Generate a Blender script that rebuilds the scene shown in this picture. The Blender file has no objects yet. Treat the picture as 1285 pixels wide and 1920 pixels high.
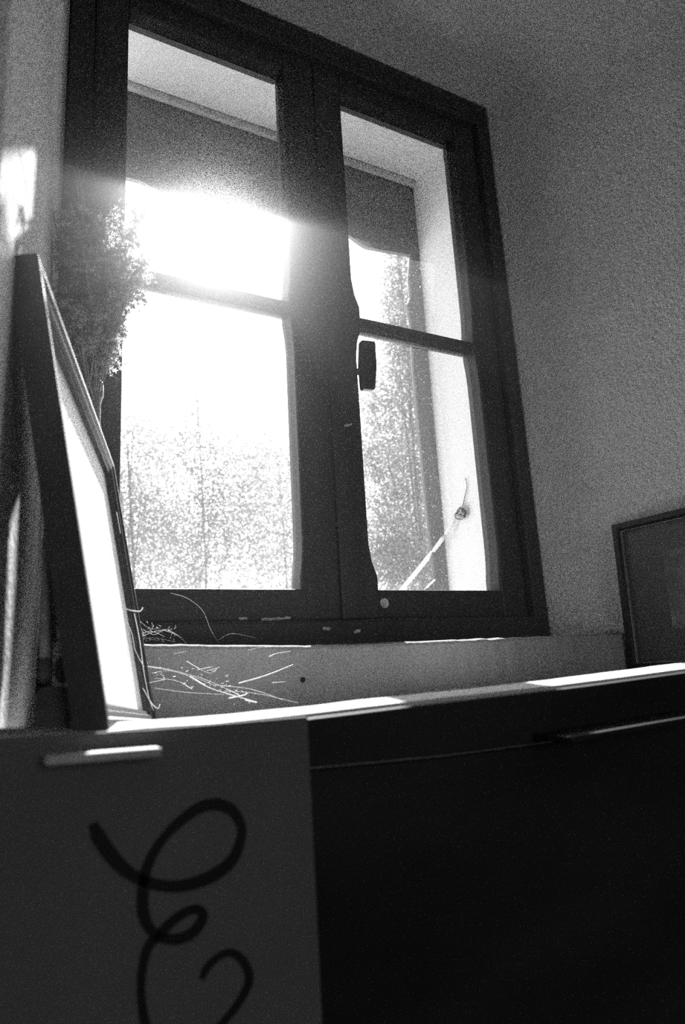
import bpy, bmesh, math, random
from mathutils import Vector, Matrix, noise

random.seed(7)
SC = bpy.context.scene
COL = SC.collection
R = math.radians

# ------------------------------------------------------------------ camera
ZC = 1.35                                   # eye height above the floor
FPX = 1280.0                                # focal length in pixels of the 1285x1920 frame
PITCH, ROLL, YAW = R(13.0), R(3.24), R(29.0)
cam_d = bpy.data.cameras.new('camera')
cam = bpy.data.objects.new('camera', cam_d)
COL.objects.link(cam)
cam_d.sensor_fit = 'VERTICAL'
cam_d.sensor_height = 36.0
cam_d.sensor_width = 24.0
cam_d.lens = FPX / 1920.0 * 36.0
cam_d.clip_start = 0.02
cam_d.clip_end = 300
cam.location = (0, 0, ZC)
cam.rotation_euler = (Matrix.Rotation(-YAW, 3, 'Z') @ Matrix.Rotation(R(90) + PITCH, 3, 'X')
                      @ Matrix.Rotation(-ROLL, 3, 'Z')).to_euler()
cam_d.dof.use_dof = True
cam_d.dof.focus_distance = 0.98
cam_d.dof.aperture_fstop = 7.5
SC.camera = cam


def ray(px, py):
    x = (px - 642.5) / FPX
    y = -(py - 960.0) / FPX
    z = 1.0
    c, s = math.cos(-ROLL), math.sin(-ROLL)
    x, y = c * x - s * y, s * x + c * y
    c, s = math.cos(PITCH), math.sin(PITCH)
    y, z = c * y + s * z, -s * y + c * z
    c, s = math.cos(YAW), math.sin(YAW)
    x, z = c * x + s * z, -s * x + c * z
    return Vector((x, z, y))


def onY(px, py, Y):                         # pixel -> point on the vertical plane y = Y
    r = ray(px, py)
    r = r * (Y / r.y)
    return Vector((r.x, r.y, r.z + ZC))


def onX(px, py, X):                         # pixel -> point on the vertical plane x = X
    r = ray(px, py)
    r = r * (X / r.x)
    return Vector((r.x, r.y, r.z + ZC))


# ------------------------------------------------------------------ light and exposure
SUN_DIR = ray(408, 392).normalized()        # towards the sun
world = bpy.data.worlds.new('World')
SC.world = world
world.use_nodes = True
nt = world.node_tree
nt.nodes.clear()
wo = nt.nodes.new('ShaderNodeOutputWorld')
wb = nt.nodes.new('ShaderNodeBackground')
sky = nt.nodes.new('ShaderNodeTexSky')
sky.sky_type = 'NISHITA'
sky.sun_disc = False
sky.sun_elevation = math.asin(SUN_DIR.z)
sky.sun_rotation = math.atan2(SUN_DIR.x, SUN_DIR.y)
sky.dust_density = 3.0
bw = nt.nodes.new('ShaderNodeRGBToBW')
nt.links.new(sky.outputs[0], bw.inputs[0])
nt.links.new(bw.outputs[0], wb.inputs['Color'])
wb.inputs['Strength'].default_value = 0.47
nt.links.new(wb.outputs[0], wo.inputs[0])

SUN_DIST, SUN_E = 2000.0, 22.0              # the sun the photograph shows: a very far lamp giving SUN_E W/m2 here
sun_d = bpy.data.lights.new('sun', 'POINT')
sun_d.energy = SUN_E * 4 * math.pi * SUN_DIST ** 2
sun_d.shadow_soft_size = SUN_DIST * math.tan(R(0.35))
sun = bpy.data.objects.new('sun', sun_d)
COL.objects.link(sun)
sun.location = Vector((0.3, 0.9, ZC + 0.5)) + SUN_DIR * SUN_DIST

# daylight through the window on the camera's side of the room: the photograph shows the faces turned to the room
# (painted board, ledge, frame sides) softly lit; the light lies in that window's opening in wall_back
day_d = bpy.data.lights.new('window_back_offscreen', 'AREA')
day_d.shape = 'RECTANGLE'
day_d.size, day_d.size_y = 0.9, 1.0
day_d.energy = 5.5
day = bpy.data.objects.new('window_back_offscreen', day_d)
COL.objects.link(day)
day.location = (0.2, -2.72, 1.75)
day.rotation_euler = (R(90), 0, 0)

SC.view_settings.view_transform = 'Standard'
SC.view_settings.look = 'None'
SC.view_settings.gamma = 1.0
SC.view_settings.use_curve_mapping = False
SC.view_settings.exposure = 0.0
try:
    SC.cycles.use_denoising = False          # keeps the grain of a fast black-and-white film
    SC.cycles.sample_clamp_indirect = 2.5
    SC.cycles.max_bounces = 14
    SC.cycles.diffuse_bounces = 8
    SC.cycles.transparent_max_bounces = 24
    SC.cycles.caustics_reflective = False
    SC.cycles.caustics_refractive = False
except Exception:
    pass


# ------------------------------------------------------------------ materials
def mat(name, g, rough=0.8, var=0.15, scale=30.0, bump=0.0, bscale=200.0, stretch=None, spec=0.3,
        trans=0.0, speck=0.0):
    """grey procedural material: noise-varied base colour, optional bump, optional translucency"""
    m = bpy.data.materials.new(name)
    m.use_nodes = True
    t = m.node_tree
    b = t.nodes['Principled BSDF']
    b.inputs['Roughness'].default_value = rough
    b.inputs['Specular IOR Level'].default_value = spec
    tc = t.nodes.new('ShaderNodeTexCoord')
    src = tc.outputs['Object']
    if stretch:
        mp = t.nodes.new('ShaderNodeMapping')
        mp.inputs['Scale'].default_value = stretch
        t.links.new(src, mp.inputs[0])
        src = mp.outputs[0]
    n = t.nodes.new('ShaderNodeTexNoise')
    n.inputs['Scale'].default_value = scale
    n.inputs['Detail'].default_value = 6
    t.links.new(src, n.inputs['Vector'])
    cr = t.nodes.new('ShaderNodeValToRGB')
    lo, hi = g * (1 - var), g * (1 + var)
    cr.color_ramp.elements[0].position = 0.3
    cr.color_ramp.elements[1].position = 0.7
    cr.color_ramp.elements[0].color = (lo, lo, lo, 1)
    cr.color_ramp.elements[1].color = (hi, hi, hi, 1)
    t.links.new(n.outputs[0], cr.inputs[0])
    col = cr.outputs[0]
    if speck:
        n3 = t.nodes.new('ShaderNodeTexNoise')
        n3.inputs['Scale'].default_value = 60
        n3.inputs['Detail'].default_value = 3
        t.links.new(tc.outputs['Object'], n3.inputs['Vector'])
        c3 = t.nodes.new('ShaderNodeValToRGB')
        c3.color_ramp.elements[0].position = 0.70
        c3.color_ramp.elements[1].position = 0.76
        t.links.new(n3.outputs[0], c3.inputs[0])
        mx = t.nodes.new('ShaderNodeMixRGB')
        mx.inputs[2].default_value = (speck, speck, speck, 1)
        t.links.new(c3.outputs[0], mx.inputs[0])
        t.links.new(col, mx.inputs[1])
        col = mx.outputs[0]
    t.links.new(col, b.inputs['Base Color'])
    if bump:
        n2 = t.nodes.new('ShaderNodeTexNoise')
        n2.inputs['Scale'].default_value = bscale
        n2.inputs['Detail'].default_value = 4
        t.links.new(src, n2.inputs['Vector'])
        bp = t.nodes.new('ShaderNodeBump')
        bp.inputs['Strength'].default_value = bump
        bp.inputs['Distance'].default_value = 0.004
        t.links.new(n2.outputs[0], bp.inputs['Height'])
        t.links.new(bp.outputs[0], b.inputs['Normal'])
    if trans:
        tr = t.nodes.new('ShaderNodeBsdfTranslucent')
        t.links.new(col, tr.inputs[0])
        ms = t.nodes.new('ShaderNodeMixShader')
        ms.inputs[0].default_value = trans
        t.links.new(b.outputs[0], ms.inputs[1])
        t.links.new(tr.outputs[0], ms.inputs[2])
        t.links.new(ms.outputs[0], t.nodes['Material Output'].inputs[0])
    return m


def glass_mat(name, dust):
    m = bpy.data.materials.new(name)
    m.use_nodes = True
    t = m.node_tree
    t.nodes.clear()
    out = t.nodes.new('ShaderNodeOutputMaterial')
    tp = t.nodes.new('ShaderNodeBsdfTransparent')
    tp.inputs[0].default_value = (0.98, 0.98, 0.98, 1)
    gl = t.nodes.new('ShaderNodeBsdfGlossy')
    gl.inputs['Roughness'].default_value = 0.05
    fr = t.nodes.new('ShaderNodeFresnel')
    fr.inputs[0].default_value = 1.2
    a = t.nodes.new('ShaderNodeMixShader')
    t.links.new(fr.outputs[0], a.inputs[0])
    t.links.new(tp.outputs[0], a.inputs[1])
    t.links.new(gl.outputs[0], a.inputs[2])
    tl = t.nodes.new('ShaderNodeBsdfTranslucent')
    tl.inputs[0].default_value = (0.8, 0.8, 0.8, 1)
    tc = t.nodes.new('ShaderNodeTexCoord')
    n1 = t.nodes.new('ShaderNodeTexNoise')
    n1.inputs['Scale'].default_value = 330
    n1.inputs['Detail'].default_value = 2
    n2 = t.nodes.new('ShaderNodeTexNoise')
    n2.inputs['Scale'].default_value = 14
    n2.inputs['Detail'].default_value = 4
    for n in (n1, n2):
        t.links.new(tc.outputs['Object'], n.inputs['Vector'])
    r1 = t.nodes.new('ShaderNodeMapRange')
    r1.inputs[1].default_value, r1.inputs[2].default_value = 0.66, 0.80
    r1.inputs[3].default_value, r1.inputs[4].default_value = 0.0, 0.35
    t.links.new(n1.outputs[0], r1.inputs[0])
    r2 = t.nodes.new('ShaderNodeMapRange')
    r2.inputs[1].default_value, r2.inputs[2].default_value = 0.35, 0.7
    r2.inputs[3].default_value, r2.inputs[4].default_value = 0.25, 1.0
    t.links.new(n2.outputs[0], r2.inputs[0])
    mul = t.nodes.new('ShaderNodeMath')
    mul.operation = 'MULTIPLY_ADD'
    t.links.new(r1.outputs[0], mul.inputs[0])
    t.links.new(r2.outputs[0], mul.inputs[1])
    mul.inputs[2].default_value = dust
    b = t.nodes.new('ShaderNodeMixShader')
    t.links.new(mul.outputs[0], b.inputs[0])
    t.links.new(a.outputs[0], b.inputs[1])
    t.links.new(tl.outputs[0], b.inputs[2])
    t.links.new(b.outputs[0], out.inputs[0])
    return m


def bottle_mat():
    m = bpy.data.materials.new('bottle_glass')
    m.use_nodes = True
    b = m.node_tree.nodes['Principled BSDF']
    b.inputs['Base Color'].default_value = (0.35, 0.35, 0.35, 1)
    b.inputs['Roughness'].default_value = 0.25
    b.inputs['Transmission Weight'].default_value = 0.55
    b.inputs['IOR'].default_value = 1.3
    return m


M = {
    'plaster': mat('rough_plaster', 0.62, 0.95, 0.06, 9, bump=0.9, bscale=170, spec=0.05),
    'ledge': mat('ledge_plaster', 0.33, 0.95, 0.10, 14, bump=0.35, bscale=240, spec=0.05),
    'sill': mat('sill_plaster', 0.60, 0.9, 0.10, 25, bump=0.4, bscale=120, spec=0.1),
    'outer': mat('outer_plaster', 0.88, 0.95, 0.05, 12, bump=0.2, bscale=150, spec=0.05),
    'wood': mat('dark_window_wood', 0.034, 0.55, 0.35, 22, bump=0.25, bscale=60, stretch=(1, 1, 0.12), spec=0.35),
    'woodh': mat('dark_window_wood_across', 0.034, 0.55, 0.35, 22, bump=0.25, bscale=60, stretch=(0.12, 1, 1), spec=0.35),
    'outwood': mat('weathered_outer_wood', 0.10, 0.85, 0.35, 26, bump=0.3, bscale=70, stretch=(1, 1, 0.10)),
    'outwoodh': mat('weathered_lintel_wood', 0.11, 0.85, 0.35, 26, bump=0.3, bscale=70, stretch=(0.10, 1, 1)),
    'black': mat('black_frame_wood', 0.012, 0.5, 0.3, 40, spec=0.3),
    'frame': mat('dark_moulded_wood', 0.030, 0.45, 0.3, 40, spec=0.5),
    'gilt': mat('pale_gilt_line', 0.16, 0.4, 0.2, 80, spec=0.5),
    'print': mat('pale_print_paper', 0.80, 0.6, 0.04, 6, spec=0.3),
    'mount': mat('grey_mount_board', 0.085, 0.7, 0.12, 10, spec=0.3),
    'mount2': mat('lighter_picture_paper', 0.13, 0.7, 0.45, 22, spec=0.3),
    'chip': mat('bare_wood_chip', 0.45, 0.8, 0.3, 120),
    'handle': mat('handle_wood', 0.03, 0.35, 0.25, 40, spec=0.4),
    'flower': mat('dried_floret', 0.42, 0.9, 0.4, 90, trans=0.5),
    'stem': mat('dried_stem', 0.40, 0.8, 0.35, 60, trans=0.3),
    'web': mat('cobweb_thread', 0.85, 0.6, 0.1, 90, trans=0.3),
    'board': mat('dull_painted_board', 0.15, 0.8, 0.10, 9, spec=0.15),
    'stroke': mat('black_paint', 0.012, 0.7, 0.2, 40, spec=0.2),
    'darkwood': mat('near_black_cladding', 0.022, 0.75, 0.5, 10, bump=0.2, bscale=30, stretch=(0.4, 1, 1), spec=0.15),
    'batten': mat('pale_batten', 0.55, 0.8, 0.2, 40),
    'stone': mat('dark_rough_block', 0.13, 0.9, 0.4, 60, bump=0.5, bscale=90),
    'reed': mat('pale_reed', 0.65, 0.6, 0.25, 60),
    'leaf': mat('tree_leaf', 0.235, 0.6, 0.30, 3, trans=0.35, spec=0.4),
    'bark': mat('tree_bark', 0.12, 0.9, 0.4, 20, bump=0.4, bscale=30),
    'floor': mat('floor_boards', 0.10, 0.7, 0.3, 8),
    'room': mat('room_plaster', 0.45, 0.95, 0.06, 6),
    'ground': mat('dry_ground', 0.70, 0.95, 0.2, 2),
    'rope': mat('pale_rope', 0.65, 0.8, 0.2, 90),
    'iron': mat('rusty_iron', 0.10, 0.7, 0.4, 90),
    'glass': glass_mat('dusty_pane', 0.012),
    'bottle': bottle_mat(),
}


# ------------------------------------------------------------------ helpers
def tag(o, label=None, cat=None, group=None, kind=None):
    for k, v in (('label', label), ('category', cat), ('group', group), ('kind', kind)):
        if v:
            o[k] = v
    return o


def empty(name, loc=(0, 0, 0)):
    o = bpy.data.objects.new(name, None)
    o.location = loc
    o.empty_display_size = 0.05
    COL.objects.link(o)
    return o


def link(name, me, m, parent=None, smooth=False, bevel=0.0, seg=2):
    o = bpy.data.objects.new(name, me)
    COL.objects.link(o)
    if m:
        me.materials.append(M[m])
    if parent:
        o.parent = parent
        pl = parent.location.copy()
        if parent.parent:
            pl = pl + parent.parent.location
        me.transform(Matrix.Translation(-pl))
    if smooth:
        for p in me.polygons:
            p.use_smooth = True
    if bevel:
        b = o.modifiers.new('bevel', 'BEVEL')
        b.width = bevel
        b.segments = seg
        b.limit_method = 'ANGLE'
        b.angle_limit = R(40)
    return o


def mesh(name, verts, faces):
    me = bpy.data.meshes.new(name)
    me.from_pydata([tuple(v) for v in verts], [], faces)
    bm = bmesh.new()
    bm.from_mesh(me)
    bmesh.ops.recalc_face_normals(bm, faces=bm.faces)
    bm.to_mesh(me)
    bm.free()
    me.update()
    return me


def box(name, x0, x1, y0, y1, z0, z1):
    v = [(x, y, z) for z in (z0, z1) for y in (y0, y1) for x in (x0, x1)]
    f = [(0, 2, 3, 1), (4, 5, 7, 6), (0, 1, 5, 4), (2, 6, 7, 3), (0, 4, 6, 2), (1, 3, 7, 5)]
    return mesh(name, v, f)


def prism(name, pts, y0, y1):               # polygon (x, z) extruded along y
    n = len(pts)
    v = [(x, y0, z) for x, z in pts] + [(x, y1, z) for x, z in pts]
    f = [tuple(range(n)), tuple(range(n, 2 * n))]
    f += [(i, (i + 1) % n, n + (i + 1) % n, n + i) for i in range(n)]
    return mesh(name, v, f)


def obox(name, o, ax, ay, az):              # box spanned by three edge vectors
    v = [o + a * ax + b * ay + c * az for c in (0, 1) for b in (0, 1) for a in (0, 1)]
    f = [(0, 2, 3, 1), (4, 5, 7, 6), (0, 1, 5, 4), (2, 6, 7, 3), (0, 4, 6, 2), (1, 3, 7, 5)]
    return mesh(name, v, f)


def tube_data(pts, r0, r1=None, n=5, vs=None, fs=None):
    r1 = r0 if r1 is None else r1
    vs = [] if vs is None else vs
    fs = [] if fs is None else fs
    base = len(vs)
    k = len(pts)
    for i, p in enumerate(pts):
        p = Vector(p)
        a = Vector(pts[max(i - 1, 0)])
        b = Vector(pts[min(i + 1, k - 1)])
        d = (b - a).normalized()
        u = d.orthogonal().normalized()
        w = d.cross(u)
        r = r0 + (r1 - r0) * i / max(k - 1, 1)
        for j in range(n):
            t = 2 * math.pi * j / n
            vs.append(p + r * (math.cos(t) * u + math.sin(t) * w))
    for i in range(k - 1):
        for j in range(n):
            fs.append((base + i * n + j, base + i * n + (j + 1) % n,
                       base + (i + 1) * n + (j + 1) % n, base + (i + 1) * n + j))
    fs.append(tuple(base + j for j in range(n)))
    fs.append(tuple(base + (k - 1) * n + j for j in range(n)))
    return vs, fs


def spline(pts, m=8):                       # Catmull-Rom through the points
    P = [Vector(p) for p in pts]
    out = []
    for i in range(len(P) - 1):
        a, b, c, d = P[max(i - 1, 0)], P[i], P[i + 1], P[min(i + 2, len(P) - 1)]
        for j in range(m):
            t = j / m
            out.append(0.5 * (2 * b + (c - a) * t + (2 * a - 5 * b + 4 * c - d) * t * t
                              + (3 * b - a - 3 * c + d) * t ** 3))
    out.append(P[-1])
    return out


def lathe(name, prof, c, n=28):
    vs, fs = [], []
    for r, z in prof:
        for j in range(n):
            t = 2 * math.pi * j / n
            vs.append((c[0] + r * math.cos(t), c[1] + r * math.sin(t), c[2] + z))
    for i in range(len(prof) - 1):
        for j in range(n):
            fs.append((i * n + j, i * n + (j + 1) % n, (i + 1) * n + (j + 1) % n, (i + 1) * n + j))
    fs.append(tuple(range(n)))
    fs.append(tuple((len(prof) - 1) * n + j for j in range(n)))
    return mesh(name, vs, fs)


# ------------------------------------------------------------------ main measures (metres)
YW = 0.88            # room-side face of the sashes
YB = 0.92            # outer face of the sashes
YL = 0.747            # front face of the plaster ledge under the window
YS = 0.35            # front edge of the deep sill
YR = 0.27            # room face of the thick wall
FX0, FX1 = 0.078, 0.872          # window frame, outer edges
FZ0, FZ1 = ZC + 0.02, ZC + 1.105


def left_x(Y):
    return FX0 - 0.135 * (YW - Y)


def right_x(Y):
    return FX1 + 0.40 * (YW - Y)


def top_z(Y):
    return FZ1 + 0.26 * (YW - Y)


# ------------------------------------------------------------------ thick wall with its niche
def niche():
    rings = []
    ys = [0.93, 0.90, 0.88, 0.86, 0.83, 0.79, 0.74, 0.68, 0.62, 0.56, 0.50, 0.44, 0.40, 0.35, 0.312]
    na = 10

    def ring(Y, grow=0.0, ry=None):
        xl, xr, zt = left_x(min(Y, YW)) - grow, right_x(min(Y, YW)) + grow, top_z(min(Y, YW)) + grow
        t = max(0.0, YW - Y)
        rr = min(0.20, 0.004 + 0.9 * t)      # right-hand corner opens into a soft curve
        rl = min(0.06, 0.004 + 0.2 * t)
        zb = ZC - 0.30
        pts = []
        for i in range(8):
            pts.append((xl, zb + (zt - rl - zb) * i / 8))
        for i in range(na + 1):
            a = math.pi / 2 * i / na
            pts.append((xl + rl - rl * math.cos(a), zt - rl + rl * math.sin(a)))
        for i in range(1, 8):
            pts.append((xl + rl + (xr - rr - xl - rl) * i / 8, zt))
        for i in range(na + 1):
            a = math.pi / 2 * i / na
            pts.append((xr - rr + rr * math.sin(a), zt - rr + rr * math.cos(a)))
        for i in range(1, 9):
            pts.append((xr, zt - rr + (zb - zt + rr) * i / 8))
        y = Y if ry is None else ry
        out = []
        for x, z in pts:
            k = 0.0035 * min(1, t * 8)
            out.append((x + k * noise.noise((x * 9, Y * 9, z * 9)), y, z + k * noise.noise((x * 9 + 5, Y * 9, z * 9))))
        return out
    for Y in ys:
        rings.append(ring(Y))
    for a in (20, 45, 70, 90):               # rounded arris into the room
        g = 0.042 * (1 - math.cos(R(a)))
        rings.append(ring(0.312, g, 0.312 - 0.042 * math.sin(R(a))))
    # outwards to the whole room face of the wall
    last = rings[-1]
    big = []
    x0, x1, z1 = -1.7, 2.7, 2.80
    nl, nt_ = 8, len(last)
    for i, (x, y, z) in enumerate(last):
        if i <= 8 + na // 2:
            big.append((x0, YR, z if i < 8 else z1))
        elif i < nt_ - 8 - na // 2:
            big.append((x0 + (x1 - x0) * (i - 8 - na // 2) / (nt_ - 16 - na), YR, z1))
        else:
            big.append((x1, YR, z if i > nt_ - 9 else z1))
    rings.append(big)
    n = len(rings[0])
    vs = [p for r_ in rings for p in r_]
    fs = [(i * n + j, i * n + j + 1, (i + 1) * n + j + 1, (i + 1) * n + j)
          for i in range(len(rings) - 1) for j in range(n - 1)]
    o = link('wall_front', mesh('wall_front', vs, fs), 'plaster', smooth=True)
    tag(o, 'rough plaster wall with a deep rounded niche around the window', 'wall', kind='structure')


niche()

# room shell behind the camera
tag(link('floor', box('floor', -1.7, 2.7, -2.7, 0.34, -0.06, 0), 'floor'), 'dark boarded floor of the room', 'floor', kind='structure')
tag(link('ceiling', box('ceiling', -1.7, 2.7, -2.7, 0.34, 2.80, 2.86), 'room'), 'pale room ceiling', 'ceiling', kind='structure')
tag(link('wall_left', box('wall_left', -1.76, -1.7, -2.7, 0.34, 0, 2.80), 'room'), 'plain side wall of the room left of the niche', 'wall', kind='structure')
tag(link('wall_right', box('wall_right', 2.7, 2.76, -2.7, 0.34, 0, 2.80), 'room'), 'plain side wall of the room right of the niche', 'wall', kind='structure')
bk = empty('wall_back', (0.2, -2.7, 0))
tag(bk, 'back wall of the room with a second window opening', 'wall', kind='structure')
for nm, a in (('wall_section', (-1.7, -0.25, -2.76, -2.7, 0, 2.8)), ('wall_section', (0.65, 2.7, -2.76, -2.7, 0, 2.8)),
              ('wall_section', (-0.25, 0.65, -2.76, -2.7, 0, 1.25)), ('wall_section', (-0.25, 0.65, -2.76, -2.7, 2.25, 2.8))):
    link(nm, box(nm, *a), 'room', bk)

# outer skin of the wall: reveal seen through the panes
OX1, OZ1 = 0.800, ZC + 1.030
YO = onX(775, 345, OX1).y        # outer edge of the plastered reveal
outer = empty('wall_outer', (0.4, YO, ZC - 0.1))
tag(outer, 'white plastered outer reveal beyond the window panes', 'wall', kind='structure')
link('reveal', box('reveal', OX1, OX1 + 0.5, 0.925, YO + 0.0125, ZC - 0.4, OZ1 + 0.5), 'outer', outer)
link('soffit', box('soffit', -0.4, OX1, 0.925, YO + 0.0125, OZ1, OZ1 + 0.5), 'outer', outer)
link('reveal', box('reveal', -0.4, 0.05, 0.925, YO + 0.0125, ZC - 0.4, OZ1), 'outer', outer)
link('outer_sill', box('outer_sill', 0.05, OX1, 0.925, YO + 0.20, ZC - 0.4, ZC - 0.02), 'outer', outer)
# masonry around so that no daylight leaks past the niche
link('masonry', box('masonry', -1.7, -0.4, 0.5, YO + 0.14, 0, 3.0), 'outer', outer)
link('masonry', box('masonry', 1.3, 2.7, 0.5, YO + 0.14, 0, 3.0), 'outer', outer)
link('masonry', box('masonry', -0.4, 1.3, 0.95, YO + 0.14, 0, ZC - 0.4), 'outer', outer)
link('masonry', box('masonry', -1.7, 2.7, 0.34, YO + 0.14, 2.9, 3.0), 'outer', outer)

# ------------------------------------------------------------------ outer wooden frame: lintel board and post
of = empty('trim_3', (0.5, YO, ZC))
tag(of, 'weathered outer wooden frame with a scalloped lintel board outside the panes', 'window frame', kind='structure')
low = [onY(*p, YO) for p in ((170, 312), (232, 331), (262, 338), (285, 350), (305, 361), (345, 367), (430, 384), (520, 405), (600, 424),
                             (655, 440), (678, 457), (690, 464), (772, 478), (800, 484))]
pts = [(p.x, p.z) for p in low] + [(OX1 - 0.001, low[-1].z), (OX1 - 0.001, OZ1 - 0.001), (low[0].x, OZ1 - 0.001)]
link('lintel_board', prism('lintel_board', pts, YO, YO + 0.010), 'outwoodh', of, bevel=0.003)
fil = [onY(240, 190, YO - 0.012), onY(512, 272, YO - 0.012)]
zf = OZ1 - 0.016
link('bead', box('bead', 0.06, OX1 - 0.001, YO - 0.010, YO - 0.0005, zf, OZ1 - 0.001), 'batten', of, bevel=0.003)
pl = [onY(*p, YO) for p in ((772, 476), (769, 520), (772, 556), (766, 568), (773, 612), (778, 700), (790, 830), (803, 960), (815, 1060), (821, 1130))]
pts = [(p.x, p.z) for p in pl] + [(OX1 - 0.001, pl[-1].z), (OX1 - 0.001, pl[0].z)]
link('post', prism('post', pts, YO + 0.001, YO + 0.012), 'outwood', of, bevel=0.003)
a, b = onY(798, 1120, YO), onY(822, 1096, YO)
d = (b - a)
nrm = Vector((-d.z, 0, d.x)).normalized() * 0.012
link('brace', prism('brace', [(a.x, a.z), (b.x, b.z), (b.x + nrm.x, b.z + nrm.z), (a.x + nrm.x, a.z + nrm.z)], YO - 0.006, YO + 0.004), 'iron', of)

# ------------------------------------------------------------------ the window
win = empty('window_1', (0.475, YW, FZ0))
tag(win, 'dark wooden casement window with two sashes and four panes', 'window', kind='structure')
GZ0, GZ1 = ZC + 0.115, ZC + 1.012          # glass bottom (front arris), glass top (back arris)
# fixed frame
link('jamb', box('jamb', FX0, 0.112, 0.868, 0.945, FZ0, FZ1), 'wood', win, bevel=0.003)
link('jamb', box('jamb', 0.842, FX1, 0.868, 0.945, FZ0, FZ1), 'wood', win, bevel=0.003)
link('frame_head', box('frame_head', 0.112, 0.842, 0.868, 0.945, FZ1 - 0.05, FZ1), 'woodh', win, bevel=0.003)
link('frame_foot', box('frame_foot', 0.112, 0.842, 0.862, 0.945, FZ0, FZ0 + 0.050), 'woodh', win, bevel=0.004)


def stile(name, xo, xi, z0, z1, zj, parent, flare, sgn):
    """upright with stopped chamfers: the inner edge swells near rails and muntin (zj = muntin centre)"""
    zs = []
    for a in (z0 + 0.067, zj - 0.02, zj + 0.02, z1 - 0.045):
        zs.append(a)
    inner = [(xi + sgn * flare, z0), (xi + sgn * flare, zs[0]), (xi + sgn * flare * 0.35, zs[0] + 0.022), (xi, zs[0] + 0.05),
             (xi, zs[1] - 0.05), (xi + sgn * flare * 0.35, zs[1] - 0.022), (xi + sgn * flare, zs[1]),
             (xi + sgn * flare, zs[2]), (xi + sgn * flare * 0.35, zs[2] + 0.022), (xi, zs[2] + 0.05),
             (xi, zs[3] - 0.01), (xi, z1)]
    pts = [(xo, z0)] + inner + [(xo, z1)]
    return link(name, prism(name, pts, YW, YB), 'wood', parent, bevel=0.0045)


def sash(xo0, xi0, xi1, xo1, fl0, fl1):
    s = empty('sash', (0, 0, 0))
    s.parent = win
    s.location = Vector(((xo0 + xo1) / 2, YW, FZ0 + 0.045)) - win.location
    z0, z1 = FZ0 + 0.048, FZ1 - 0.048
    zj = ZC + 0.567
    stile('stile', xo0, xi0, z0, z1, zj, s, fl0, 1)
    stile('stile', xo1, xi1, z0, z1, zj, s, fl1, -1)
    link('rail', box('rail', xi0, xi1, YW + 0.001, YB - 0.001, z0, GZ0), 'woodh', s, bevel=0.002)
    link('rail', box('rail', xi0, xi1, YW + 0.001, YB - 0.001, GZ1, z1), 'woodh', s, bevel=0.004)
    # muntin: moulded bar, its room side a little rounded
    prof = [(YW + 0.012, 0.008), (YW + 0.020, 0.0125), (YB - 0.012, 0.0125), (YB - 0.004, 0.010), (YB - 0.004, -0.012),
            (YB - 0.012, -0.0135), (YW + 0.020, -0.0135), (YW + 0.012, -0.008)]
    n = len(prof)
    v = [(x, y, zj + z) for x in (xi0 - 0.004, xi1 + 0.004) for y, z in prof]
    f = [tuple(range(n)), tuple(range(n, 2 * n))] + [(i, (i + 1) % n, n + (i + 1) % n, n + i) for i in range(n)]
    link('muntin', mesh('muntin', v, f), 'woodh', s, bevel=0.001)
    for a, b in ((GZ0 - 0.006, zj - 0.010), (zj + 0.010, GZ1 + 0.006)):
        link('pane', box('pane', xi0 - 0.004, xi1 + 0.004, 0.904, 0.906, a, b), 'glass', s)
    return s


xa = 0.478                                  # meeting line of the two sashes
s1 = sash(0.114, 0.1625, 0.4200, xa - 0.0006, 0.004, 0.005)
s2 = sash(xa + 0.0006, 0.5320, 0.7880, 0.840, 0.012, 0.004)
# turn handle on the meeting stile of the second sash
hp = [onY(*p, 0.862) for p in ((672, 642), (698, 645), (701, 690), (698, 735), (675, 733), (671, 690))]
link('handle', prism('handle', [(p.x, p.z) for p in hp], 0.850, 0.864), 'handle', s2, bevel=0.003)
hc = sum((Vector(p) for p in hp), Vector()) / 6
hv, hf = tube_data([(0.5325, YW + 0.002, hc.z), (0.536, 0.862, hc.z)], 0.006, n=10)
link('handle_spindle', mesh('handle_spindle', hv, hf), 'iron', s2)
# wooden peg in the corner of the second sash
pg = onY(721, 1131, YW)
hv, hf = tube_data([(pg.x, YW - 0.0015, pg.z), (pg.x, YW + 0.004, pg.z)], 0.0075, n=14)
link('peg', mesh('peg', hv, hf), 'chip', s2)
# flaked spots where bare wood shows
for par, lst in ((s1, (((448, 1160), (464, 1160)), ((490, 1163), (545, 1159)), ((350, 1182), (366, 1183)))),
                 (win, (((606, 1178), (620, 1179)), ((664, 1186), (676, 1182)), ((646, 798), (660, 796))))):
    for (ax_, ay_), (bx_, by_) in lst:
        yy = YW - 0.0006 if par is s1 else (0.8612 if ay_ > 1000 else YW - 0.0006)
        p, q = onY(ax_, ay_, yy), onY(bx_, by_, yy)
        k = 7
        up = [(p.x + (q.x - p.x) * i / k, p.z + (q.z - p.z) * i / k + random.uniform(0.001, 0.0032)) for i in range(k + 1)]
        dn = [(p.x + (q.x - p.x) * i / k, p.z + (q.z - p.z) * i / k - random.uniform(0.001, 0.0026)) for i in range(k, -1, -1)]
        link('bare_wood_flake', prism('flake', up + dn, yy - 0.0004, yy + 0.0004), 'chip', par)

# ------------------------------------------------------------------ plaster ledge under the window and the deep sill in front of it
le = [onY(*p, YL) for p in ((100, 1205), (270, 1207), (420, 1209), (580, 1210), (700, 1206), (860, 1199), (1020, 1193), (1160, 1187), (1230, 1184))]
vs, fs = [], []
K = 90
xs = [le[0].x + (le[-1].x - le[0].x) * i / K for i in range(K + 1)]


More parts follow.
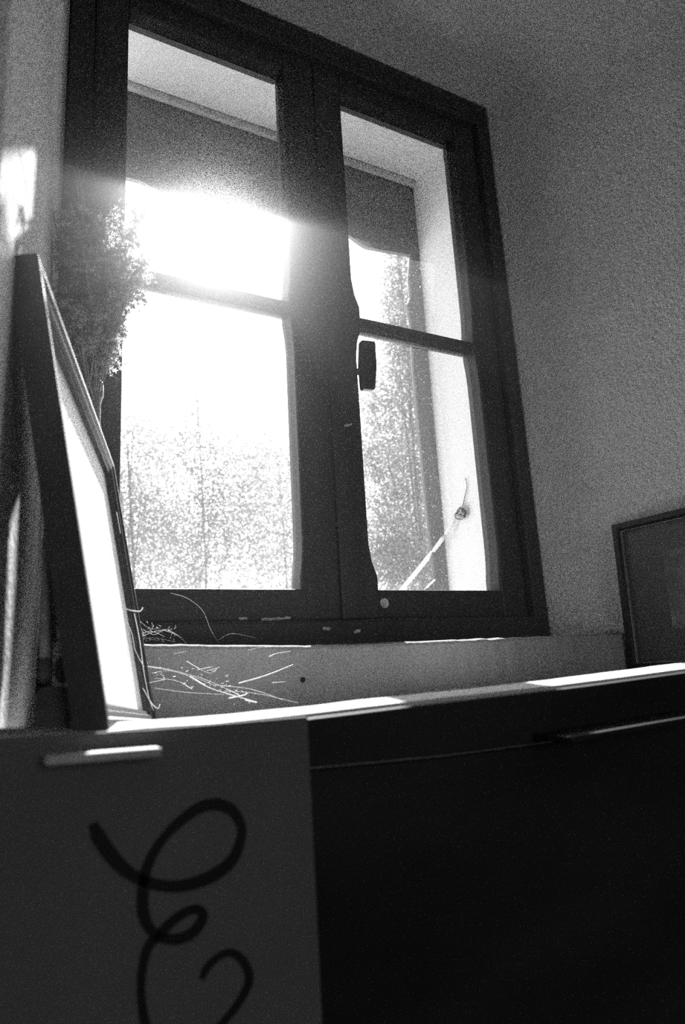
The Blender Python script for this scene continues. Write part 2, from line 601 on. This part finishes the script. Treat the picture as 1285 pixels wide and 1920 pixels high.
def interp(P, x):
    for a, b in zip(P, P[1:]):
        if x <= b.x:
            return a.z + (b.z - a.z) * max(0, (x - a.x)) / (b.x - a.x)
    return P[-1].z


prof = [(0.942, 0.0), (YL + 0.012, 0.0005), (YL + 0.006, -0.0002), (YL + 0.002, -0.0018), (YL, -0.005), (YL - 0.001, -0.03), (YL - 0.003, -0.16), (0.942, -0.16)]
for x in xs:
    z = interp(le, x)
    j = 0.0016 * noise.noise((x * 60, 3, 0))
    for y, dz in prof:
        vs.append((x, y + j * (y < 0.8), z + dz + (j if dz > -0.01 else 0)))
n = len(prof)
for i in range(K):
    fs += [(i * n + k, i * n + (k + 1) % n, (i + 1) * n + (k + 1) % n, (i + 1) * n + k) for k in range(n)]
fs += [tuple(range(n)), tuple(K * n + k for k in range(n))]
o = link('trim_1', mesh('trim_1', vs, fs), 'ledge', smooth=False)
sk = onY(568, 1275, YL - 0.003)
link('dark_speck', lathe('dark_speck', [(0.0005, -0.003), (0.0026, -0.0015), (0.0030, 0.0005), (0.0018, 0.0026), (0.0004, 0.003)], tuple(sk), 9), 'black', o)
tag(o, 'plastered ledge with a ragged bright rim right under the window', 'ledge', kind='structure')

fr = [onY(*p, YS) for p in ((-60, 1382), (0, 1380), (90, 1378), (200, 1372), (290, 1363), (400, 1357), (580, 1338), (740, 1319), (900, 1301), (1055, 1284), (1165, 1270), (1285, 1254), (1420, 1236))]
LIP = 0.045                                 # depth of the raised front lip
DROP = 0.022                                # the sill behind the lip lies lower
fr = [Vector((left_x(YS) - 0.06, YS, fr[0].z))] + [p for p in fr if p.x > left_x(YS) - 0.05]
xr_end = right_x(YS) + 0.08
zslope = (fr[-1].z - fr[-3].z) / (fr[-1].x - fr[-3].x)
fr.append(Vector((xr_end, YS, fr[-1].z + 0.25 * zslope * (xr_end - fr[-1].x))))


def sill_row(u):
    xf = fr[0].x + (xr_end - fr[0].x) * u
    xb = -0.03 + 1.06 * u
    return xf, xb, interp(fr, xf)


def sill_dz(t):                              # height relative to the front edge, t = 0 front .. 1 back
    y = t * (YL + 0.02 - YS)
    if y <= LIP:
        return 0.0012 * y / LIP
    return 0.0012 - DROP * min(1.0, (y - LIP) / 0.02) ** 0.8


vs, fs = [], []
K = 110
TS = [0.02, 0.045, 0.07, 0.09, 0.1, 0.107, 0.115, 0.125, 0.14, 0.155, 0.25, 0.5, 0.75, 1.0]
L = len(TS)
for i in range(K + 1):
    xf, xb, zf_ = sill_row(i / K)
    row = [(xf, YS + 0.004, ZC - 0.20), (xf, YS + 0.002, zf_ - 0.012), (xf, YS, zf_ - 0.006), (xf, YS + 0.0006, zf_ - 0.0022), (xf, YS + 0.003, zf_)]
    for t in TS:
        row.append((xf + (xb - xf) * t, YS + (YL + 0.02 - YS) * t, zf_ + sill_dz(t) + 0.0006 * noise.noise((xf * 30, t * 12, 1))))
    row.append((xb, YL + 0.02, ZC - 0.20))
    vs += row
n = 5 + L + 1
for i in range(K):
    fs += [(i * n + k, i * n + (k + 1) % n, (i + 1) * n + (k + 1) % n, (i + 1) * n + k) for k in range(n)]
fs += [tuple(range(n)), tuple(K * n + k for k in range(n))]
o = link('trim_2', mesh('trim_2', vs, fs), 'sill')
tag(o, 'deep pale sill with a worn front edge catching strips of sunlight', 'sill', kind='structure')


def sill_z(x, y):                            # height of the sill surface
    best = None
    t = min(1, max(0, (y - YS) / (YL + 0.02 - YS)))
    for i in range(201):
        xf, xb, zf_ = sill_row(i / 200)
        d_ = abs(xf + (xb - xf) * t - x)
        if best is None or d_ < best[0]:
            best = (d_, zf_ + sill_dz(t))
    return best[1]


# dark cladding of the wall under the sill: boards with a seam between them
cl = empty('wall_lower', (0.3, 0.345, 0))
tag(cl, 'near-black wooden cladding under the sill', 'cladding', kind='structure')
seam = [onY(*p, 0.344) for p in ((-200, 1500), (600, 1441), (860, 1416), (1055, 1390), (1285, 1352), (1500, 1318))]
x0c, x1c = -1.7, 2.7
top = [(fr[0].x, fr[0].z - 0.009)] + [(p.x, p.z - 0.009) for p in fr[1:]]
sm = [(p.x, p.z) for p in seam]
K = 40
ts = [fr[0].x + (xr_end - fr[0].x) * i / K for i in range(K + 1)]
up = [(x, interp(fr, x) - 0.0022) for x in ts]
sv = [Vector((p.x, 0, p.z)) for p in seam]
dn = [(x, interp(sv, x) + 0.0008) for x in ts]
link('cladding_board', prism('cladding_board', up + dn[::-1], 0.343, 0.37), 'darkwood', cl, bevel=0.0012)
up = [(x, interp(sv, x) - 0.0008) for x in ts]
zc = ZC - 0.62
link('cladding_board', prism('cladding_board', up + [(ts[-1], zc), (ts[0], zc)], 0.3435, 0.37), 'darkwood', cl, bevel=0.0012)
link('cladding_board', box('cladding_board', ts[0], ts[-1], 0.3435, 0.37, 0.0, zc - 0.0016), 'darkwood', cl, bevel=0.0012)
link('cladding_board', box('cladding_board', x0c, ts[0] - 0.001, 0.268, 0.37, 0.0, ZC - 0.28), 'darkwood', cl)
link('cladding_board', box('cladding_board', ts[-1] + 0.001, x1c, 0.268, 0.37, 0.0, ZC - 0.28), 'darkwood', cl)

# ------------------------------------------------------------------ painted board hanging under the sill
YP = 0.3402
pa, pb = onY(578, 1345, YP), onY(606, 1920, YP)
pb2 = pb + (pb - pa) * 0.35
xl = left_x(0.34) + 0.0015
pe = empty('painted_board', (0.02, YP + 0.004, pb2.z))
tag(pe, 'dull grey board with a looping black brush scroll under the sill', 'board')
topz = [onY(*p, YP) for p in ((0, 1384), (290, 1367), (578, 1343))]
link('board', prism('board', [(xl, topz[0].z - 0.004), (topz[0].x, topz[0].z), (topz[1].x, topz[1].z), (topz[2].x, topz[2].z), (pb2.x, pb2.z), (xl, pb2.z)], YP, YP + 0.0026), 'board', pe, bevel=0.001)
path = [(174, 1544), (188, 1574), (218, 1615), (256, 1645), (305, 1661), (354, 1659), (403, 1640), (436, 1612), (452, 1574), (452, 1547), (436, 1520),
        (406, 1508), (370, 1517), (327, 1550), (297, 1585), (275, 1629), (268, 1678), (270, 1716), (283, 1743), (305, 1759), (338, 1760), (365, 1746),
        (381, 1721), (376, 1708), (359, 1706), (332, 1721), (305, 1746), (278, 1776), (267, 1819), (265, 1863), (272, 1917), (288, 1962), (325, 1985),
        (375, 1962), (419, 1917), (452, 1874), (468, 1836), (457, 1803), (436, 1787), (414, 1792), (389, 1814), (378, 1836)]
sp = spline([onY(*p, YP - 0.0006) for p in path], 6)
vs, fs = [], []
N = len(sp)
for i, p in enumerate(sp):
    d = sp[min(i + 1, N - 1)] - sp[max(i - 1, 0)]
    nn = Vector((-d.z, 0, d.x)).normalized()
    w = 0.0024 * (1.15 - 0.45 * i / N) * (1 + 0.12 * math.sin(i * 0.21))
    if i < 4 or i > N - 5:
        w *= 0.75
    for k, yy in ((1, -0.0003), (-1, -0.0003), (-1, 0.0006), (1, 0.0006)):
        q = p + nn * w * k
        vs.append((q.x, p.y + yy, q.z))
for i in range(N - 1):
    fs += [(i * 4 + k, i * 4 + (k + 1) % 4, i * 4 + 4 + (k + 1) % 4, i * 4 + 4 + k) for k in range(4)]
fs += [(0, 1, 2, 3), tuple((N - 1) * 4 + k for k in range(4))]
st = link('brush_scroll', mesh('brush_scroll', vs, fs), 'stroke', pe)
st['label'] = 'looping black brush stroke'
# thin pale batten along the head of the board, added to catch a sunlit band
q0, q1 = onY(82, 1416, YP - 0.010), onY(300, 1400, YP - 0.012)
bt = obox('batten', Vector((q0.x, YP - 0.0165, q0.z - 0.004)), Vector((q1.x - q0.x, 0, q1.z - q0.z)), Vector((0, 0.0167, 0)), Vector((0, 0, 0.004)))
bo = link('batten', bt, 'batten', pe, bevel=0.001)
bo['label'] = 'thin pale batten added to catch the sun'
# strip added on the cladding for a dim light band, dark to keep it faint
q0, q1 = onY(1058, 1380, 0.316), onY(1330, 1334, 0.316)
bt = obox('cladding_glint_strip', Vector((q0.x, 0.309, q0.z - 0.004)), Vector((q1.x - q0.x, 0, q1.z - q0.z)), Vector((0, 0.0345, 0)), Vector((0, 0, 0.004)))
link('batten', bt, 'black', cl, bevel=0.001)

# ------------------------------------------------------------------ tall picture frame leaning on the left reveal
AZ, LEAN = R(17.3), R(10.0)
Bn = onY(205, 1352, 0.358)
d0 = Vector((math.sin(AZ), math.cos(AZ), 0))
nh = Vector((math.cos(AZ), -math.sin(AZ), 0))
W_, H_ = 0.345, 0.271
far = Bn + d0 * W_
dz = sill_z(far.x, far.y) - sill_z(Bn.x, Bn.y)
Bn.z = sill_z(Bn.x, Bn.y) + 0.0005
d0 = (d0 * W_ + Vector((0, 0, dz))).normalized()
u0 = (-math.sin(LEAN) * nh + math.cos(LEAN) * Vector((0, 0, 1)))
u0 = (u0 - d0 * u0.dot(d0)).normalized()
n0 = u0.cross(d0) * -1
if n0.x < 0:
    n0 = -n0
TH, MW = 0.0165, 0.0145
pf = empty('picture_frame', tuple(Bn))
tag(pf, 'dark moulded picture frame leaning beside the window with a sunlit pale print', 'picture frame')


def fbar(nm, o, a, la, b, lb, m='black'):
    """frame member: along a, width along b, with a stepped moulding towards the picture"""
    prof = [(0, -TH), (0, 0), (lb * 0.35, 0.0), (lb * 0.42, -0.0016), (lb * 0.7, -0.0024), (lb * 0.76, -0.0045), (lb, -0.0055), (lb, -TH)]
    k = len(prof)
    v = []
    for e, off in ((0, 0), (la, -1)):
        for w, h in prof:
            mi = w if e == 0 else -w          # mitred ends
            v.append(o + a * (e + mi) + b * w + n0 * h)
    f = [tuple(range(k)), tuple(range(k, 2 * k))] + [(i, (i + 1) % k, k + (i + 1) % k, k + i) for i in range(k)]
    return link(nm, mesh(nm, v, f), m, pf)


fbar('frame_bar', Bn, u0, H_, d0, MW, 'frame')
fbar('frame_bar', Bn + d0 * W_, u0, H_, -d0, MW, 'frame')
fbar('frame_bar', Bn, d0, W_, u0, MW, 'frame')
fbar('frame_bar', Bn + u0 * H_, d0, W_, -u0, MW, 'frame')
link('print', obox('print', Bn + d0 * 0.01 + u0 * 0.01 - n0 * 0.0118, d0 * (W_ - 0.02), u0 * (H_ - 0.02), n0 * 0.002), 'print', pf)
link('backing', obox('backing', Bn + d0 * 0.004 + u0 * 0.004 - n0 * 0.0163, d0 * (W_ - 0.008), u0 * (H_ - 0.008), n0 * 0.0018), 'black', pf)

# ------------------------------------------------------------------ second framed picture, against the right reveal
Cb = onY(1180, 1258, 0.74)
Cb.z = sill_z(Cb.x, Cb.y) + 0.0005
dC = Vector((0.06, -1.0, 0)).normalized()
upC = Vector((0.04, 0.0, 1)).normalized()
upC = (upC - dC * upC.dot(dC)).normalized()
nC = dC.cross(upC)
if nC.x > 0:
    nC = -nC
hC = 0.231
# top corner should reach pixel (1155, 992)
pf2 = empty('picture_frame', tuple(Cb))
tag(pf2, 'thin black framed picture with a grey mount standing against the right reveal', 'picture frame')
wC, tC, lC = 0.012, 0.014, 0.34
for o_, a_, la_, b_ in ((Cb, upC, hC, dC), (Cb + dC * lC, upC, hC, -dC), (Cb, dC, lC, upC), (Cb + upC * hC, dC, lC, -upC)):
    prof = [(0, -tC), (0, 0), (wC * 0.7, 0), (wC, -0.003), (wC, -tC)]
    k = len(prof)
    v = []
    for e in (0, la_):
        for w, h in prof:
            v.append(o_ + a_ * (e + (w if e == 0 else -w)) + b_ * w + nC * h)
    f = [tuple(range(k)), tuple(range(k, 2 * k))] + [(i, (i + 1) % k, k + (i + 1) % k, k + i) for i in range(k)]
    link('frame_bar', mesh('frame_bar', v, f), 'black', pf2)
    # pale inner slip
    v = []
    for e in (0, la_):
        for w, h in ((wC, -0.0035), (wC + 0.0014, -0.0045), (wC + 0.0014, -0.009), (wC, -0.009)):
            v.append(o_ + a_ * (e + (w if e == 0 else -w)) + b_ * w + nC * h)
    f = [(0, 1, 2, 3), (4, 5, 6, 7)] + [(i, (i + 1) % 4, 4 + (i + 1) % 4, 4 + i) for i in range(4)]
    link('inner_slip', mesh('inner_slip', v, f), 'gilt', pf2)
link('mount', obox('mount', Cb + dC * 0.009 + upC * 0.009 - nC * 0.0125, dC * (lC - 0.018), upC * (hC - 0.018), nC * 0.002), 'mount', pf2)
link('picture', obox('picture', Cb + dC * 0.075 + upC * 0.06 - nC * 0.0108, dC * (lC - 0.15), upC * (hC - 0.115), nC * 0.0006), 'mount2', pf2)

# ------------------------------------------------------------------ bottle with a bunch of dried flowers on the ledge
bc = onY(168, 1150, 0.80)
bz = interp(le, bc.x)
mouth = onY(170, 716, 0.80)
bx_, by_ = mouth.x, 0.80
hb = mouth.z - bz
bot = empty('glass_bottle', (bx_, by_, bz))
tag(bot, 'slender dusty glass bottle holding dried flowers beside the window', 'bottle')
prof = [(0.004, 0.002), (0.030, 0.0), (0.0325, 0.004), (0.0325, hb - 0.165), (0.030, hb - 0.148), (0.022, hb - 0.128), (0.015, hb - 0.108), (0.0125, hb - 0.085),
        (0.0122, hb - 0.028), (0.0135, hb - 0.022), (0.0150, hb - 0.018), (0.0150, hb - 0.004), (0.0138, hb), (0.0105, hb), (0.0100, hb - 0.02), (0.0098, hb - 0.09),
        (0.0125, hb - 0.11), (0.0295, hb - 0.165), (0.0295, 0.006), (0.002, 0.006)]
link('bottle', lathe('bottle', prof, (bx_, by_, bz)), 'bottle', bot, smooth=True)

fl = empty('dried_flower_bunch', (bx_, by_, mouth.z - 0.05))
tag(fl, 'bushy bunch of dried flowers with rim-lit florets standing in the bottle', 'flowers')


def floret(vs, fs, c, s):
    """little five-pointed dried floret: a cupped star"""
    ax = Vector((random.gauss(0, 1), random.gauss(0, 1), random.gauss(0.4, 1))).normalized()
    u = ax.orthogonal().normalized()
    w = ax.cross(u)
    b0 = len(vs)
    vs.append(c)
    t0 = random.uniform(0, 6.28)
    for k in range(10):
        t = t0 + math.pi * 2 * k / 10
        rr = s * (1.0 if k % 2 == 0 else 0.40)
        vs.append(c + rr * (math.cos(t) * u + math.sin(t) * w) + ax * (s * 0.35 if k % 2 == 0 else 0.0))
    fs += [(b0, b0 + 1 + k, b0 + 1 + (k + 1) % 10) for k in range(10)]


def sprig(base, head, size, nbr, nfl):
    vs, fs, fv, ff = [], [], [], []
    mid = base.lerp(head, 0.5) + Vector((random.gauss(0, 0.004), random.gauss(0, 0.004), 0.0))
    line = spline([base, mid, head], 5)
    tube_data(line, 0.0010, 0.0006, 4, vs, fs)
    ax = (head - mid).normalized()
    for b in range(nbr):
        t = random.uniform(0.62, 1.0)
        p = line[min(int(t * (len(line) - 1)), len(line) - 1)]
        dirv = (ax + Vector((random.gauss(0, 0.75), random.gauss(0, 0.75), random.gauss(0, 0.45)))).normalized()
        q = p + dirv * size * random.uniform(0.5, 1.1)
        tube_data([p, p.lerp(q, 0.5) + ax * size * 0.1, q], 0.0005, 0.0003, 3, vs, fs)
        for k in range(nfl):
            c = p.lerp(q, random.uniform(0.45, 1.05)) + Vector([random.gauss(0, size * 0.13) for _ in range(3)])
            floret(fv, ff, c, random.uniform(0.0026, 0.0046))
    return vs, fs, fv, ff


# heads of the sprigs, as they spread over the jamb and the first pane
heads = []
spots = [(150, 395), (185, 392), (215, 400), (130, 430), (165, 430), (200, 425), (235, 430), (115, 455), (150, 465), (190, 460), (225, 455), (250, 405),
         (125, 490), (160, 500), (200, 495), (235, 490), (262, 485), (275, 505), (140, 530), (175, 530), (210, 530), (245, 530), (268, 525), (130, 565),
         (165, 560), (200, 560), (230, 560), (150, 595), (180, 595), (210, 590), (160, 630), (190, 625), (215, 612), (105, 410), (100, 440), (120, 385),
         (262, 395), (258, 425), (110, 520), (185, 655), (200, 645), (145, 455), (180, 480), (220, 475), (155, 545), (195, 540), (225, 520), (255, 510)]
for i, (px, py) in enumerate(spots):
    Yh = 0.735 + random.uniform(-0.04, 0.04)
    h = onY(px + random.uniform(-6, 6), py + random.uniform(-6, 6), Yh)
    h.x = max(h.x, left_x(Yh) + 0.012)
    base = Vector((bx_ + random.uniform(-0.007, 0.007), by_ + random.uniform(-0.007, 0.007), mouth.z - 0.03))
    v, f, fv, ff = sprig(base, h, 0.024, 11, 13)
    so = link('sprig', mesh('sprig', v, f), 'stem', fl)
    fo = bpy.data.meshes.new('florets')
    fo.from_pydata([tuple(p) for p in fv], [], ff)
    fo.transform(Matrix.Translation(-(fl.location)))
    fo.materials.append(M['flower'])
    ob = bpy.data.objects.new('florets', fo)
    COL.objects.link(ob)
    ob.parent = so
    ob['kind'] = 'stuff'
# long bare stalks sticking out of the bunch
for pts_ in (((150, 400), (146, 350), (138, 312)), ((155, 398), (152, 350), (147, 322)), ((160, 398), (156, 360), (153, 345), (162, 322)), ((150, 396), (148, 372), (143, 335)),
             ((206, 385), (216, 362), (232, 345)), ((208, 380), (220, 356), (234, 340)), ((212, 400), (226, 388), (246, 380)), ((215, 405), (232, 388), (240, 378)),
             ((270, 535), (290, 545), (322, 525)), ((268, 535), (288, 541), (312, 552)), ((285, 540), (289, 515), (286, 498)),
             ((112, 470), (86, 300), (85, 235)), ((100, 470), (93, 390), (104, 330)), ((183, 702), (200, 698), (222, 712)), ((195, 672), (203, 690), (206, 708)), ((190, 660), (205, 662), (224, 672)), ((196, 652), (212, 650), (222, 660))):
    v, f = tube_data(spline([onY(*p, 0.74) for p in pts_], 6), 0.0009, 0.0005, 5)
    link('stalk', mesh('stalk', v, f), 'stem', fl)

# ------------------------------------------------------------------ block and reeds half hidden behind the leaning frame
b0 = onY(98, 1352, 0.40)
b0.z = sill_z(b0.x, b0.y)
bw_, bh_ = 0.0165, 0.028
vs, fs = [], []
K = 12
arch = [(-bw_ / 2, 0), (bw_ / 2, 0)] + [(bw_ / 2 * math.cos(math.pi * i / K), bh_ * 0.86 + bh_ * 0.14 * math.sin(math.pi * i / K)) for i in range(K + 1)]
me = prism('wooden_block', [(b0.x + x, b0.z + z) for x, z in arch], b0.y - 0.006, b0.y + 0.008)
o = link('wooden_block', me, 'stone', bevel=0.001)
tag(o, 'small dark block with a domed top standing behind the leaning picture frame', 'block')
for k, (px, py, pz) in enumerate(((84, 1266, 1010), (117, 1266, 1090))):
    p = onY(px, py, 0.405)
    t = onY(px + 2, pz, 0.412)
    t.x = max(t.x, left_x(0.412) + 0.004)
    rd = empty('reed', tuple(p))
    tag(rd, ('taller pale reed with a dark rounded foot on the domed block beside the reveal', 'shorter pale reed with a dark rounded foot on the domed block beside the leaning frame')[k], 'reed', 'reeds on the domed block')
    v, f = tube_data([p.lerp(t, i / 6) for i in range(7)], 0.0030, 0.0022, 9)
    link('cane', mesh('cane', v, f), 'reed', rd)
    me = lathe('foot', [(0.0008, -0.0045), (0.0028, -0.003), (0.0040, 0.0), (0.0040, 0.006), (0.0030, 0.009), (0.001, 0.0095)], tuple(p), 12)
    link('foot', me, 'stone', rd, smooth=True)

# ------------------------------------------------------------------ cobwebs
def web_pt(px, py):                          # the web slants from the ledge rim down to the sill
    return onY(px, py, YL - 0.004 - 0.085 * max(0.0, (py - 1208)) / 100.0)


cw = empty('cobweb', tuple(onY(300, 1230, YL)))
tag(cw, 'dusty cobweb strands stretched across the ledge beside the leaning picture frame', 'cobweb')
vs, fs = [], []
for pts_, r_ in (
        (((275, 1249), (310, 1255), (350, 1266), (390, 1288), (425, 1300), (480, 1316)), 0.0010),
        (((300, 1252), (345, 1262), (395, 1278), (450, 1304)), 0.0005),
        (((430, 1309), (455, 1304), (464, 1300)), 0.0011), (((460, 1312), (482, 1317)), 0.0015),
        (((448, 1281), (500, 1266), (550, 1246)), 0.0009), (((505, 1231), (520, 1225), (545, 1221)), 0.0007),
        (((285, 1262), (330, 1258), (400, 1284)), 0.0004), (((350, 1240), (392, 1262), (408, 1252)), 0.0004),
        (((510, 1280), (535, 1278)), 0.0006), (((310, 1274), (280, 1280)), 0.0005), (((360, 1292), (330, 1276), (290, 1272)), 0.0004),
        (((400, 1284), (470, 1292), (530, 1312)), 0.0004), (((420, 1296), (480, 1300), (560, 1318)), 0.0003),
        (((325, 1226), (350, 1221)), 0.0004), (((465, 1219), (490, 1214), (520, 1212)), 0.0004),
        (((290, 1290), (350, 1298), (420, 1302)), 0.0003), (((370, 1256), (398, 1250)), 0.0006), (((388, 1258), (412, 1251)), 0.0005)):
    tube_data(spline([web_pt(*p) for p in pts_], 6), r_ * 0.8, r_ * 0.55, 4, vs, fs)
for _ in range(60):                           # dust caught in the web
    t = random.random()
    c = web_pt(285 + 180 * t + random.gauss(0, 12), 1250 + 50 * t + random.gauss(0, 10))
    tube_data([c, c + Vector((random.uniform(-1, 1), 0, random.uniform(-.5, .5))) * 0.003], 0.0004, 0.0002, 3, vs, fs)
link('strands', mesh('cobweb_strands', vs, fs), 'web', cw)['kind'] = 'stuff'
cw2 = empty('cobweb', tuple(onY(290, 1190, 0.80)))
tag(cw2, 'fine cobweb in the lower window corner above the ledge rim', 'cobweb')
vs, fs = [], []
for pts_, r_ in ((((262, 1195), (300, 1182), (330, 1190), (350, 1206)), 0.0005), (((268, 1180), (290, 1190), (310, 1180), (340, 1195)), 0.0004),
                 (((265, 1188), (285, 1184), (310, 1194)), 0.0005), (((258, 1160), (280, 1178), (300, 1178)), 0.0003),
                 (((320, 1112), (352, 1122), (380, 1145), (395, 1180), (410, 1205)), 0.00028), (((410, 1200), (435, 1188), (480, 1196)), 0.0003),
                 (((262, 1170), (275, 1196), (300, 1200)), 0.0004), (((262, 1200), (290, 1196), (330, 1204)), 0.0004)):
    tube_data(spline([onY(*p, 0.80) for p in pts_], 6), r_ * 0.8, r_ * 0.5, 4, vs, fs)
for _ in range(40):
    c = onY(random.uniform(258, 330), random.uniform(1165, 1204), 0.80)
    tube_data([c, c + Vector((random.uniform(-1, 1), 0, random.uniform(-1, 1))) * 0.0025], 0.0004, 0.0002, 3, vs, fs)
link('strands', mesh('cobweb_strands', vs, fs), 'web', cw2)['kind'] = 'stuff'
# web hanging on the far edge of the leaning frame
cw3 = empty('cobweb', tuple(onY(262, 1140, 0.66)))
tag(cw3, 'ragged cobweb shreds clinging to the far edge of the leaning picture frame', 'cobweb')
vs, fs = [], []
for pts_, r_ in ((((226, 1136), (240, 1143), (262, 1146), (268, 1139)), 0.0011), (((238, 1165), (248, 1190), (254, 1220), (270, 1250)), 0.0008),
                 (((252, 1150), (262, 1200), (270, 1260), (280, 1310), (288, 1332)), 0.0006), (((268, 1290), (284, 1318), (296, 1328), (300, 1320)), 0.0009),
                 (((219, 960), (226, 1000), (223, 985)), 0.0005)):
    tube_data(spline([onY(*p, 0.672) for p in pts_], 6), r_ * 0.8, r_ * 0.6, 4, vs, fs)
link('strands', mesh('cobweb_strands', vs, fs), 'web', cw3)['kind'] = 'stuff'

# ------------------------------------------------------------------ rope tied to a ring on the outer reveal
k0 = onX(862, 966, OX1 - 0.004)
rp = empty('tied_rope', tuple(k0))
tag(rp, 'pale rope knotted to a small iron ring on the white outer reveal', 'rope')
k1 = onY(735, 1128, YO + 0.10)
mid = k0.lerp(k1, 0.35) + Vector((0, 0, -0.004))
v, f = tube_data(spline([k0 + Vector((-0.004, 0, 0)), mid, k1], 8), 0.0042, 0.0042, 8)
link('rope', mesh('rope', v, f), 'rope', rp, smooth=True)
kc = onX(866, 963, OX1 - 0.006)
ring = [kc + Vector((-0.003 + 0.002 * math.sin(t * 2), 0.013 * math.cos(t), 0.009 * math.sin(t))) for t in [2 * math.pi * i / 16 for i in range(17)]]
v, f = tube_data(ring, 0.0032, 0.0032, 6)
link('ring', mesh('ring', v, f), 'iron', rp)
kn = [kc + Vector((-0.006 + 0.003 * math.sin(3 * t), 0.007 * math.cos(2 * t) - 0.004, 0.006 * math.sin(t) - 0.003)) for t in [2 * math.pi * i / 20 for i in range(21)]]
v, f = tube_data(kn, 0.0034, 0.0034, 6)
link('knot', mesh('knot', v, f), 'rope', rp)
v, f = tube_data(spline([onX(*p, OX1 - 0.003) for p in ((868, 950), (871, 935), (876, 912), (873, 896))], 5), 0.0009, 0.0007, 5)
link('loose_end', mesh('loose_end', v, f), 'iron', rp)

# ------------------------------------------------------------------ outdoors
tag(link('ground', box('ground', -40, 60, YO + 0.16, 90, -1.3, -1.2), 'ground'), 'dry sunlit ground outside the window', 'ground', kind='structure')


def tree(name, label, top, zbase, rad, nleaf, leaf, blobs):
    """trunk, limbs and a leafy crown filled with small leaves around blob centres"""
    t = empty(name, (top.x, top.y, zbase))
    tag(t, label, 'tree', 'trees outside the window')
    vs, fs = [], []
    tube_data(spline([(top.x, top.y, zbase), (top.x + 0.1, top.y, (zbase + top.z) / 2), (top.x, top.y, top.z - 0.2)], 8), rad * 0.035, rad * 0.012, 8, vs, fs)
    for c, r_ in blobs:
        tube_data(spline([(top.x, top.y, zbase + (c.z - zbase) * 0.45), ((top.x + c.x) / 2, (top.y + c.y) / 2, zbase + (c.z - zbase) * 0.8), c], 5), rad * 0.012, 0.004, 5, vs, fs)
    link('trunk', mesh('trunk', vs, fs), 'bark', t)
    vs, fs = [], []
    tot = sum(r_ ** 2 for _, r_ in blobs)
    for c, r_ in blobs:
        for k in range(int(nleaf * r_ ** 2 / tot)):
            d_ = Vector((random.gauss(0, 1), random.gauss(0, 1), random.gauss(0, 1))).normalized()
            p = c + d_ * r_ * random.random() ** 0.45
            a = Vector((random.gauss(0, 1), random.gauss(0, 1), random.gauss(0, 0.6))).normalized()
            b_ = a.orthogonal().normalized()
            b_ = (b_ * math.cos(k) + a.cross(b_) * math.sin(k))
            s = leaf * random.uniform(0.6, 1.3)
            i0 = len(vs)
            vs += [p - a * s, p + b_ * s * 0.42, p + a * s, p - b_ * s * 0.42]
            fs.append((i0, i0 + 1, i0 + 2, i0 + 3))
    me = bpy.data.meshes.new('foliage')
    me.from_pydata([tuple(p) for p in vs], [], fs)
    me.transform(Matrix.Translation(-t.location))
    me.materials.append(M['leaf'])
    o = bpy.data.objects.new('foliage', me)
    COL.objects.link(o)
    o.parent = t
    o['kind'] = 'stuff'


def blobs_px(lst, Y, dy=0.4):
    return [(onY(px, py, Y + random.uniform(-dy, dy) * Y / 6.5), r_ * Y / 6.5) for px, py, r_ in lst]


tree('olive_tree', 'bushy tree with a pointed crown seen through the large lower pane', onY(370, 720, 8.2), -1.2, 0.6, 46000, 0.020,
     blobs_px([(370, 745, .30), (345, 830, .5), (410, 840, .55), (290, 830, .5), (380, 930, .7), (460, 900, .6), (320, 980, .7), (430, 1020, .8), (360, 1090, .8), (280, 1070, .6)], 8.2))
tree('olive_tree', 'lower bushy tree beside the pointed one, next to the middle post', onY(520, 830, 11.5), -1.2, 0.8, 40000, 0.028,
     blobs_px([(500, 840, .5), (545, 870, .6), (480, 960, .7), (560, 970, .8), (500, 1060, .9), (580, 1080, .8)], 11.5))
tree('olive_tree', 'rounded bush at the left jamb seen through the lower pane', onY(240, 790, 5.6), -1.2, 0.7, 20000, 0.0145,
     blobs_px([(250, 800, .4), (225, 880, .5), (265, 930, .5), (215, 980, .6), (250, 1050, .7)], 5.6))
tree('tall_tree', 'tall leafy tree filling the view through the narrow sash', onY(740, 420, 5.2), -1.2, 0.6, 90000, 0.0135,
     blobs_px([(748, 440, .32), (745, 500, .34), (750, 555, .36), (740, 610, .38), (765, 660, .42), (750, 720, .42), (780, 790, .45), (755, 860, .5), (795, 930, .5), (760, 1010, .5), (805, 1070, .55), (740, 1090, .5), (700, 760, .36), (695, 850, .40), (705, 940, .42), (715, 1030, .42)], 5.2, 0.3))
tree('tall_tree', 'second tall tree further behind the narrow sash', onY(800, 380, 15.0), -1.2, 0.8, 60000, 0.04,
     blobs_px([(800, 440, .5), (780, 560, .7), (830, 680, .8), (790, 800, .9), (840, 920, .9), (780, 1030, 1.0)], 15.0))

# ------------------------------------------------------------------ thin scatter volume added in place of lens glow around the sun
hm = bpy.data.materials.new('glow_scatter')
hm.use_nodes = True
ht = hm.node_tree
ht.nodes.clear()
ho = ht.nodes.new('ShaderNodeOutputMaterial')
hv_ = ht.nodes.new('ShaderNodeVolumeScatter')
hv_.inputs['Color'].default_value = (1, 1, 1, 1)
hv_.inputs['Density'].default_value = 0.0075
hv_.inputs['Anisotropy'].default_value = 0.935
ht.links.new(hv_.outputs[0], ho.inputs['Volume'])
hm.cycles.volume_sampling = 'EQUIANGULAR'
hm.cycles.homogeneous_volume = True
M['haze'] = hm
hz = link('glow_haze', box('glow_haze', -0.5, 1.3, -0.6, 0.861, ZC - 0.9, ZC + 1.2), 'haze')
tag(hz, 'thin added haze volume giving the glow around the sun', 'haze', kind='stuff')
